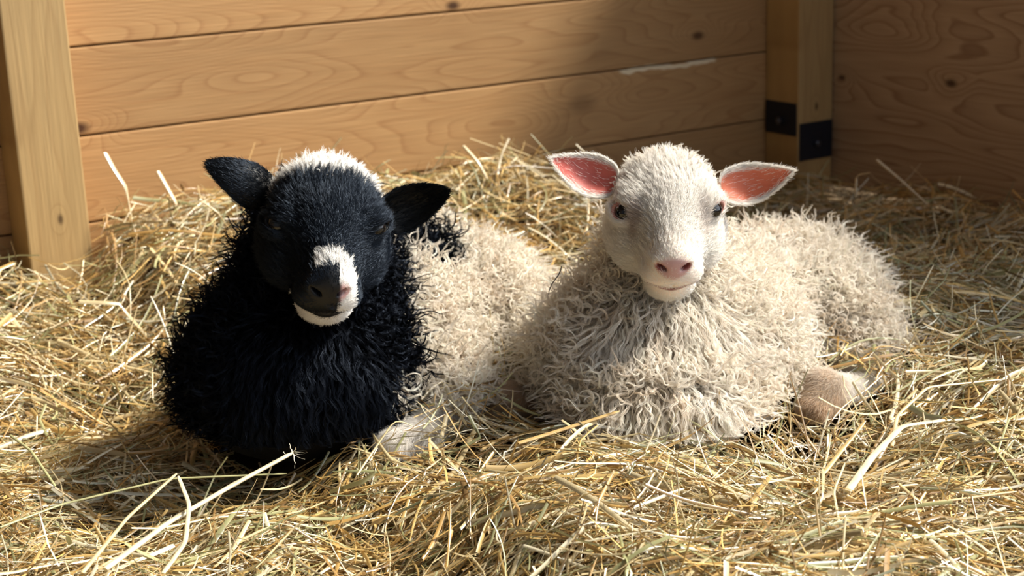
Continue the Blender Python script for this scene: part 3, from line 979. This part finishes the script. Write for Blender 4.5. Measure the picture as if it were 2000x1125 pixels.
def fur_color(kind, part, P, LL, h):
    w, a, hh = LL[:, 0], LL[:, 1], LL[:, 2]
    n = len(P)
    nz = noise3(P, 60, 11); nz2 = noise3(P, 200, 12)
    if kind == 'white':
        if part == 'face':
            c = np.broadcast_to(WHITE, (n, 3)) * (1 + .03 * nz[:, None])
            # thin hair in the tear hollows under the inner corners of the eyes
            for s in (-1, 1):
                d = np.hypot((w - s * .034) * 1.3, (a - .022) * .7)
                m = sst(-d, -.013, -.004)[:, None] * (.55 if s < 0 else .25)
                c = c * (1 - m) + np.array([.45, .33, .28]) * m
            return c
        if part == 'leg':
            foot = np.minimum(np.linalg.norm(P - at(1585, 790, 1.69), axis=1), np.linalg.norm(P - at(985, 800, 1.73), axis=1))
            m = sst(-foot, -.075, -.02)[:, None]
            c = np.broadcast_to(WHITE * .93, (n, 3))
            st = (.85 + .30 * sst(nz2, -.6, .8))[:, None]
            return c * (1 - m * .9) + np.array([.56, .40, .25]) * st * m * .9
        tn = .35 * sst(nz2, .3, 1.0)[:, None]
        c = CREAM * (1 - tn) + TAN * tn
        t = sst(nz, -.2, .9)[:, None] * .5
        c = c * (1 - t) + WHITE * t
        return c
    # black lamb
    blk = np.broadcast_to(BLK, (n, 3))
    if part == 'leg':
        return np.broadcast_to(WHITE * .9, (n, 3))
    if part == 'face' :
        m = black_marks(LL, nz, nz2)
        return blk * (1 - m[:, None]) + WHITE * m[:, None]
    m = black_body_white(P, LL, nz)
    tn = .35 * sst(nz2, .3, 1.0)[:, None]
    cr = CREAM * (1 - tn) + TAN * tn
    cr = np.where(((a > -.085) & (hh > -.035) & (np.abs(w) < .078))[:, None], WHITE * 1.03, cr)
    return np.where(m[:, None] > .5, cr, blk)

def black_marks(LL, nz, nz2):
    w, a, hh = LL[:, 0], LL[:, 1], LL[:, 2]
    j = nz * .002
    # white poll
    cap = sst(-a + j * 2.5 - np.abs(w) * .12, .023, .030) * sst(hh, -.03, -.01)
    # white saddle over the nose: across the bridge, running down its left side (image right)
    br = (a > .048 + np.abs(w - .004) * .35 + j) & (hh > -.020) & (w > -.013) & (w < .020) & ~((w < .009) & (a > .066 + j))
    rt = (w > .009) & (w < .026) & (a > .058) & (hh > -.030 + j)
    # white chin and lower lip edge
    ch = (hh < -.0405 - .0065 * np.exp(-(w / .017) ** 2) + j) & (a > .036) & (hh > -.095) & (np.abs(w) < .030)
    return np.clip(cap + br + rt + ch, 0, 1)

def black_body_white(P, LL, nz):
    w, a, hh = LL[:, 0], LL[:, 1], LL[:, 2]
    cap = (a < -.030) & (hh > -.022)
    # black ends behind the shoulder
    lim = SEAM_X + nz * .012
    body = (P[:, 0] > lim)
    patch = np.linalg.norm((P - PATCH) * np.array([1, .5, 1]), axis=1) < .046 + nz * .004
    return ((body & ~patch) | cap).astype(float)

PATCH = at(848, 450, 1.90)
SEAM_X = at(786, 700, 1.72)[0]
wool_k2 = fiber_mat('black_fur', trans=0.0, gloss=0.05, rough=0.36, gcol=(.6, .75, 1.0))

def black_lamb():
    base = on_floor(620, 850)
    root = empty('lamb', base, 'black-headed lamb with cream flank and white chin, lying in hay beside the white one', 'lamb')
    h = Head(at(638, 440, 1.625), math.radians(34), math.radians(10), math.radians(6.5), 1.10)
    h.lid = .55
    g = lambda x, y, Y: at(x, y, Y)
    B = [
        rcone(g(612, 485, 1.74), g(598, 655, 1.73), .068, .092, k=.03),
        ell(g(585, 740, 1.70), (.112, .100, .105), k=.04),
        ell(g(500, 742, 1.76), (.080, .09, .085), k=.04),
        ell(g(680, 730, 1.74), (.074, .085, .090), k=.04),
        rcone(g(640, 645, 1.82), g(800, 607, 1.98), .100, .100, k=.05),
        rcone(g(800, 607, 1.98), g(945, 620, 2.05), .096, .082, k=.05),
        ell(g(830, 680, 1.84), (.058, .080, .092), k=.04),
        ell(g(968, 640, 1.95), (.058, .085, .085), k=.04),
        ell(g(862, 775, 1.755), (.052, .060, .050), k=.035),
        rcone(g(890, 790, 1.74), g(820, 862, 1.64), .030, .020, k=.02),
        rcone(g(820, 862, 1.64), g(768, 872, 1.615), .020, .017, k=.015),
    ]
    legset = B[9:]
    def color(v, n, wh):
        L = h.l(v)
        nz = noise3(v, 60, 11)
        m = black_body_white(v, L, nz)[:, None]
        c = BLK * .8 * (1 - m) + CREAM * .75 * m
        dl = field_pts(legset, v)
        lg = sst(-dl, -.006, 0)[:, None] * (1 - wh[:, None])
        c = c * (1 - lg) + WHITE * .8 * lg
        f_ = black_marks(L, nz, nz)[:, None]
        c = c * (1 - wh[:, None]) + (BLK * .8 * (1 - f_) + WHITE * .8 * f_) * wh[:, None]
        w, a, hh = L[:, 0], L[:, 1], L[:, 2]
        # bare nose: black, pink on the right side
        nose = sst(-nose_r(L), -1.35, -.95)[:, None]
        pk = sst(w, .009, .013)[:, None]
        c = c * (1 - nose) + (np.array([.005, .005, .006]) * (1 - pk) + np.array([.70, .42, .40]) * pk) * nose
        lip = (sst(-np.abs(hh + .0375), -.006, -.004) * sst(a, .03, .045))[:, None]
        c = c * (1 - lip) + np.array([.012, .012, .014]) * lip
        return c
    lo = np.array([g(300, 740, 1.75)[0] - .02, 1.40, -.035]); hi = np.array([g(1060, 600, 2.05)[0] + .07, 2.25, .36])
    v, f, n, wh = build_body(h, B, 'body', root, skin_k, base, color, lo, hi)
    fur(h, B, legset, v, f, n, wh, root, base, 'black')
    N = nrm(np.array([0.0, -1, .1]))
    o, ev, ef, en, eo, D = ear(h, -1, g(528, 382, 1.665), g(408, 314, 1.66), -N + [0.0, 0, -.55], .0265, 1.05, skin_k, root, base, BLK * 1.5, BLK, blunt=.55)
    ear_fur(o, ev, ef, en, eo, D, base, BLK, wool_k2, 9000, inner=.5)
    o, ev, ef, en, eo, D = ear(h, 1, g(752, 425, 1.665), g(876, 366, 1.66), N + [-.1, 0, -.25], .0275, 1.1, skin_k, root, base, BLK * .6, BLK, blunt=.55)
    ear_fur(o, ev, ef, en, eo, D, base, BLK, wool_k2, 9000, inner=.5)
    eyeball(h, -1, root, base, (0.012, .0115, .008), eye_m, (.010, .010, .009))
    eyeball(h, 1, root, base, (0.004, .003, .003), eye_m, (.006, .005, .005))
    return B


BODIES = white_lamb() + black_lamb()

# ------------------------------------------------------------------ hay
def hay_height(x, y):
    """top of the bedding"""
    dx, dy = x - CORNER[0], y - CORNER[1]
    t = -(dx * DW[0] + dy * DW[1]); n = dx * DN[0] + dy * DN[1]
    h = .105 * sst(-n, -.60, -.05) * sst(t, .85, 1.15)
    c = at(1000, 320, 2.62)
    h = h + .125 * np.exp(-(((x - c[0]) / .20) ** 2 + ((y - c[1]) / .20) ** 2))
    h = h - .05 * sst(t, 1.42, 1.6)
    q_ = on_floor(1600, 845)
    h = h - .045 * np.exp(-(((x - q_[0]) / .075) ** 2 + ((y - q_[1]) / .07) ** 2))
    q_ = on_floor(1330, 885)
    h = h - .014 * np.exp(-(((x - q_[0]) / .16) ** 2 + ((y - q_[1]) / .07) ** 2))
    q_ = on_floor(870, 885)
    h = h - .024 * np.exp(-(((x - q_[0]) / .085) ** 2 + ((y - q_[1]) / .07) ** 2))
    q_ = on_floor(1715, 800)
    h = h - .022 * np.exp(-(((x - q_[0]) / .08) ** 2 + ((y - q_[1]) / .05) ** 2))
    q_ = on_floor(1000, 815)
    h = h - .022 * np.exp(-(((x - q_[0]) / .05) ** 2 + ((y - q_[1]) / .05) ** 2))
    h = h - .045 * sst(-np.hypot(dx, dy), -1.1, -.15)
    h = h + .011 * np.sin(x * 9.1 + y * 4.3 + 1) + .009 * np.sin(x * 17 - y * 13) + .005 * np.sin(x * 31 + y * 27 + 2)
    return h

def lateral(y):     # half width of the strewn area at distance y
    return .20 + .36 * y

gx, gy = np.meshgrid(np.linspace(-1.8, 1.8, 150), np.linspace(.85, 3.9, 130), indexing='ij')
gz = hay_height(gx, gy) - .036
low = np.full(gx.size, 1.0)
for zz_ in (-.04, -.01, .02, .05, .08): low = np.minimum(low, field_pts(BODIES, np.stack([gx.ravel(), gy.ravel(), np.full(gx.size, zz_)], 1)))
gz = np.where(low.reshape(gx.shape) < .012, -.115, gz)      # pressed down under the lambs
vid = np.arange(gx.size).reshape(gx.shape)
gq = np.stack([vid[:-1, :-1], vid[1:, :-1], vid[1:, 1:], vid[:-1, 1:]], -1).reshape(-1, 4)
cc = gx[:-1, :-1].ravel() + .01, gy[:-1, :-1].ravel() + .01
nn_ = (cc[0] - CORNER[0]) * DN[0] + (cc[1] - CORNER[1]) * DN[1]; tt_ = -((cc[0] - CORNER[0]) * DW[0] + (cc[1] - CORNER[1]) * DW[1])
gq = gq[(nn_ > .03) & (tt_ > .03) & ~((nn_ < .13) & (tt_ < .13)) & ~((nn_ < .13) & (tt_ > 1.48) & (tt_ < 1.66))]
gap_shade_m = principled('hay_gap_shade', (0.055, 0.030, 0.011), rough=0.95, bump=(160, 1.0))  # hay base under the stems, darkened to paint shade into the gaps
bed_v = np.stack([gx.ravel(), gy.ravel(), gz.ravel()], 1)

HAYC = np.array([[0.80, 0.65, 0.37], [0.70, 0.48, 0.18], [0.60, 0.37, 0.12], [0.47, 0.46, 0.23], [0.40, 0.24, 0.09], [0.86, 0.78, 0.56], [0.36, 0.36, 0.17]])
HAYP = np.array([.25, .20, .13, .12, .13, .12, .05])

def hay_batch(n, ymin, ymax, lens, wid, off, pitch_s, K=8, upright=.03, clear=.006, power=1.0):
    y = ymin + (ymax - ymin) * rng.random(n) ** power
    x = rng.uniform(-1, 1, n) * lateral(y)
    L = rng.uniform(*lens, n) * rng.choice([.6, 1.0, 1.5], n, p=[.35, .45, .20])
    W = rng.uniform(*wid, n) * rng.choice([.6, 1.0, 1.8], n, p=[.42, .46, .12])
    az = rng.uniform(0, 2 * math.pi, n)
    # stems lie more across the view than along it, in loose swaths
    az = np.where(rng.random(n) < .35, rng.normal(.35, .5, n) + .5 * np.sin(x * 5 + y * 7), az)
    pit = rng.normal(0, pitch_s, n)
    upr = rng.random(n) < upright
    pit = np.where(upr, rng.uniform(.25, .95, n), pit)
    L = np.where(upr, np.minimum(L * .7, .075), L)
    W = np.where(upr, np.minimum(W, .0020), W)
    curv = rng.normal(0, .9, n) * (W < .0020) + rng.normal(0, .22, n)
    curv = curv * L / .08
    kink = rng.integers(2, K - 1, n); ka = np.where(rng.random(n) < .22, rng.normal(0, .9, n), 0)
    kp = np.where(rng.random(n) < .12, rng.normal(0, .5, n), 0)
    P = np.zeros((n, K, 3)); D = np.zeros((n, K, 3))
    P[:, 0, 0] = x; P[:, 0, 1] = y
    o = rng.uniform(off[0], off[1], n)
    P[:, 0, 2] = hay_height(x, y) + o
    vcurv = rng.normal(0, .35, n)
    for k in range(K):
        a = az + curv * (k / K) + ka * (k >= kink)
        p_ = pit + vcurv * (k / K - .5) + kp * (k >= kink)
        d = np.stack([np.cos(a) * np.cos(p_), np.sin(a) * np.cos(p_), np.sin(p_)], 1)
        D[:, k] = d
        if k: P[:, k] = P[:, k - 1] + d * (L / (K - 1))[:, None]
    # keep lying stems close to the surface of the heap
    mid = P[:, K // 2]
    P[:, :, 0] -= (mid[:, 0] - x)[:, None]; P[:, :, 1] -= (mid[:, 1] - y)[:, None]
    surf = hay_height(P[:, :, 0], P[:, :, 1])
    base_ = hay_height(x, y)[:, None]
    P[:, :, 2] += (surf - base_) * .9
    P[:, :, 2] -= np.where(upr, 0, (P[:, K // 2, 2] - (hay_height(x, y) + o)))[:, None] * 1.0
    side = nrm(np.cross(D, np.array([0, 0, 1.0])))
    upv = nrm(np.cross(side, D))
    roll = rng.uniform(-1.1, 1.1, n)[:, None] + np.linspace(0, 1, K)[None] * rng.normal(0, .5, n)[:, None]
    wv = side * np.cos(roll)[..., None] + upv * np.sin(roll)[..., None]
    nv = -side * np.sin(roll)[..., None] + upv * np.cos(roll)[..., None]
    tt = np.linspace(0, 1, K)
    blunt_ = rng.random(n)[:, None] < .6
    prof = np.where(blunt_, np.clip(1.15 - .3 * tt[None], 0, 1), np.minimum(1, np.minimum((tt + .12) * 9, (1.10 - tt) * 3.5))[None])
    hw = W[:, None] * .5 * prof
    A = P - wv * hw[..., None]; B_ = P + nv * (hw * .55)[..., None]; C_ = P + wv * hw[..., None]
    # not inside the lambs, not through the walls
    fld = field_pts(BODIES, P.reshape(-1, 3)).reshape(n, K).min(1)
    dx, dy = P[..., 0] - CORNER[0], P[..., 1] - CORNER[1]
    nw = (dx * DN[0] + dy * DN[1]).min(1); tw = (-(dx * DW[0] + dy * DW[1])).min(1)
    pin = (((-(dx * DW[0] + dy * DW[1]) > 1.505) & (-(dx * DW[0] + dy * DW[1]) < 1.63)) & (dx * DN[0] + dy * DN[1] < .10)).any(1)
    pin |= ((-(dx * DW[0] + dy * DW[1]) < .095) & (dx * DN[0] + dy * DN[1] < .095)).any(1)
    ok = (fld > clear) & (nw > .006) & (tw > .006) & ~pin & (P[..., 2].max(1) < .40)
    col = HAYC[rng.choice(len(HAYC), n, p=HAYP)] * rng.uniform(.45, 1.2, (n, 1))
    V = np.stack([A, B_, C_], 2)[ok]                  # m,K,3,3
    m = len(V)
    col = np.repeat(col[ok], K * 3, 0)
    idx = np.arange(m * K * 3).reshape(m, K, 3)
    q1 = np.stack([idx[:, :-1, 0], idx[:, :-1, 1], idx[:, 1:, 1], idx[:, 1:, 0]], -1).reshape(-1, 4)
    q2 = np.stack([idx[:, :-1, 1], idx[:, :-1, 2], idx[:, 1:, 2], idx[:, 1:, 1]], -1).reshape(-1, 4)
    return V.reshape(-1, 3), np.concatenate([q1, q2]), col

hay_m = fiber_mat('hay', trans=0.14, gloss=0.10, rough=0.32)
HQ = 1.0
parts = [
    hay_batch(int(36000 * HQ), 1.05, 3.6, (.04, .12), (.0014, .0032), (-.036, -.004), .16),
    hay_batch(int(23000 * HQ), 1.02, 2.1, (.03, .11), (.0010, .0028), (-.024, .004), .17, power=.9),
    hay_batch(int(14000 * HQ), 1.02, 3.4, (.05, .14), (.0012, .0042), (-.004, .010), .14, upright=.07),
    hay_batch(int(9000 * HQ), 1.9, 3.5, (.05, .14), (.0016, .0040), (-.006, .015), .20, upright=.12),
]
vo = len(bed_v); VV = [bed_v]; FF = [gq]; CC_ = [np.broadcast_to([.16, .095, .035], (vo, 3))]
for v_, f_, c_ in parts:
    VV.append(v_); FF.append(f_ + vo); CC_.append(c_); vo += len(v_)
lh = mesh_np('loose_hay', np.concatenate(VV), np.concatenate(FF), hay_m, colors=np.concatenate(CC_))
lh.data.materials.append(gap_shade_m)
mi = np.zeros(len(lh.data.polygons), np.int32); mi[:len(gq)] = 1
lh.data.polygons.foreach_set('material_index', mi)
props(lh, 'loose golden and greenish hay stems strewn over the whole stall floor', 'hay', kind='stuff')
del VV, FF, CC_, parts

# single stalks that stand out of the bedding
def stalk(pts, r, colr, label, name='straw_stalk', flat=.6, node=(), fray=0):
    pts = [np.array(p, float) for p in pts]
    # resample
    P = []
    for a, b in zip(pts[:-1], pts[1:]):
        nseg = max(2, int(np.linalg.norm(b - a) / .006))
        for k in range(nseg): P.append(a + (b - a) * k / nseg)
    P.append(pts[-1]); P = np.array(P)
    for _ in range(2): P[1:-1] = P[1:-1] * .5 + (P[:-2] + P[2:]) * .25
    T = nrm(np.gradient(P, axis=0)); S = nrm(np.cross(T, [0, 0, 1.0])); U = np.cross(S, T)
    nv = 8; n = len(P)
    tt = np.linspace(0, 1, n)
    rr_ = r * np.clip(np.minimum((tt + .02) * 40, (1.02 - tt) * 25), 0, 1) * (1.05 - .25 * tt)
    for q in node: rr_ = rr_ + r * .35 * np.exp(-((tt - q) / .012) ** 2)
    ang = np.arange(nv) / nv * 2 * math.pi
    V = P[:, None] + S[:, None] * (np.cos(ang)[None] * rr_[:, None])[..., None] + U[:, None] * (np.sin(ang)[None] * rr_[:, None] * flat)[..., None]
    cols = np.repeat(np.array(colr)[None], n, 0) * (1 + .12 * np.sin(tt * 40)[:, None])
    for q in node: cols = cols * (1 - .5 * np.exp(-((tt - q) / .012) ** 2))[:, None]
    idx = np.arange(n * nv).reshape(n, nv)
    F = np.stack([idx[:-1], np.roll(idx[:-1], -1, 1), np.roll(idx[1:], -1, 1), idx[1:]], -1).reshape(-1, 4)
    base_ = P[0].copy()
    o = mesh_np(name, V.reshape(-1, 3) - base_, F, hay_m, colors=np.repeat(cols, nv, 0))
    o.location = base_
    if name == 'straw_stalk': props(o, label, 'straw', group='single straw stalks on the bedding')
    else: props(o, label, {'twig': 'twig', 'hay_leaf': 'dry leaf'}[name])
    for k in range(fray):
        d = nrm(T[-1] * .5 + rng.normal(size=3) * .7 + np.array([0, -.3, -.1]))
        q = [P[-1] - base_]
        for m_ in range(6):
            q.append(q[-1] + d * .0028); d = nrm(d + rng.normal(size=3) * .35)
        q = np.array(q)
        S_ = nrm(np.cross(np.gradient(q, axis=0), [0, .3, 1.0]))
        w_ = np.linspace(.0006, .0002, len(q))[:, None]
        V2 = np.stack([q - S_ * w_, q + S_ * w_], 1).reshape(-1, 3)
        i2 = np.arange(len(V2)).reshape(-1, 2)
        F2 = np.stack([i2[:-1, 0], i2[:-1, 1], i2[1:, 1], i2[1:, 0]], -1)
        mesh_np('frayed_fibre', V2, F2, hay_m, o, colors=np.broadcast_to(np.array([.85, .78, .6]), (len(V2), 3)))
    return o

F = on_floor
PALE, GOLD, GREEN, BROWN = (.86, .76, .52), (.74, .54, .24), (.48, .47, .24), (.44, .27, .10)
stalk([F(205, 1112, .010), F(330, 1020, .014), F(450, 950, .020), F(572, 884, .034)], .0034, PALE, 'thick pale straw with a frayed split end, pointing at the black chest', node=(.45, .72), fray=9)
stalk([F(697, 928, .010), F(735, 872, .026), F(772, 818, .048), F(806, 832, .040)], .0013, (.80, .66, .36), 'thin bent straw standing against the black-headed lamb, tip folded over', node=(.7,))
stalk([F(1742, 872, .006), F(1752, 812, .018), F(1812, 756, .030), F(1990, 738, .022)], .0021, (.80, .64, .36), 'long kinked straw beside the hind foot of the white lamb', node=(.4,))
stalk([F(1655, 960, .012), F(1705, 890, .016), F(1762, 832, .022), F(1850, 820, .018)], .0042, PALE, 'broad pale straw lying before the hind hoof, bent at its top', flat=.35)
stalk([F(1608, 925, .014), F(1650, 872, .024), F(1690, 822, .040)], .0028, (.70, .50, .22), 'upright golden straw sheath in front of the hind hoof', flat=.45)
stalk([F(1012, 866, .014), F(1080, 845, .018), F(1210, 803, .030)], .0036, (.62, .42, .17), 'golden-brown straw lying against the chest of the white lamb', flat=.4)
stalk([F(160, 1120, .012), F(250, 1010, .016), F(345, 925, .024)], .0022, (.78, .64, .36), 'slim straw parallel to the frayed one, nearer the frame edge')
stalk([F(318, 1120, .01), F(362, 1060, .016), F(370, 985, .024), F(348, 930, .034)], .0024, PALE, 'curved pale blade crossing under the thick frayed straw', flat=.3)
stalk([F(1640, 1120, .01), F(1690, 1040, .016), F(1712, 1000, .02)], .0030, (.74, .53, .24), 'short stout golden straw upright at the front edge of the bedding')
stalk([F(1640, 1030, .012), F(1628, 960, .018), F(1650, 905, .026)], .0014, (.76, .68, .42), 'thin wavy greenish straw below the broad pale bent one')
stalk([F(0, 1030, .010), F(120, 985, .012), F(330, 935, .018), F(560, 925, .014)], .0016, GREEN, 'long green-grey stem in the shadow of the black lamb')
stalk([F(20, 850, .012), F(60, 880, .020), F(108, 950, .022)], .0018, GREEN, 'straight green-grey stem on the sunlit hay far from both lambs')
stalk([F(1755, 945, .014), F(1800, 985, .012), F(1985, 960, .014)], .0020, (.72, .54, .28), 'long golden straw lying flat across the bedding, right of the broad pale bent one')
# behind the lambs
stalk([at(1712, 312, 2.62), at(1760, 352, 2.60), at(1812, 400, 2.58)], .0045, (.62, .45, .25), 'stiff straw leaning before the plywood wall', flat=.6)
stalk([at(1672, 385, 2.6), at(1672, 342, 2.62), at(1700, 338, 2.60)], .0025, (.55, .42, .24), 'small hooked straw standing in the hay in front of the corner post')
stalk([at(205, 298, 2.33), at(222, 330, 2.32), at(246, 365, 2.31), at(258, 430, 2.31)], .0042, (.70, .58, .38), 'dry pale leaf blade sticking up beside the big timber post', flat=.2, name='hay_leaf')
stalk([at(308, 335, 2.36), at(345, 400, 2.34)], .0050, (.80, .60, .36), 'upright pale straw leaning on the lit planks', flat=.5)
stalk([at(905, 285, 2.50), at(935, 318, 2.48), at(952, 350, 2.47)], .0040, (.62, .50, .30), 'straw sticking up from the heap between the two lambs', flat=.5)
stalk([at(1097, 520, 1.690), at(1093, 538, 1.682), at(1074, 556, 1.680), at(1071, 576, 1.676)], .0007, (.06, .04, .02), 'dark crooked twig caught in the wool of the white lamb', name='twig', flat=1.0)
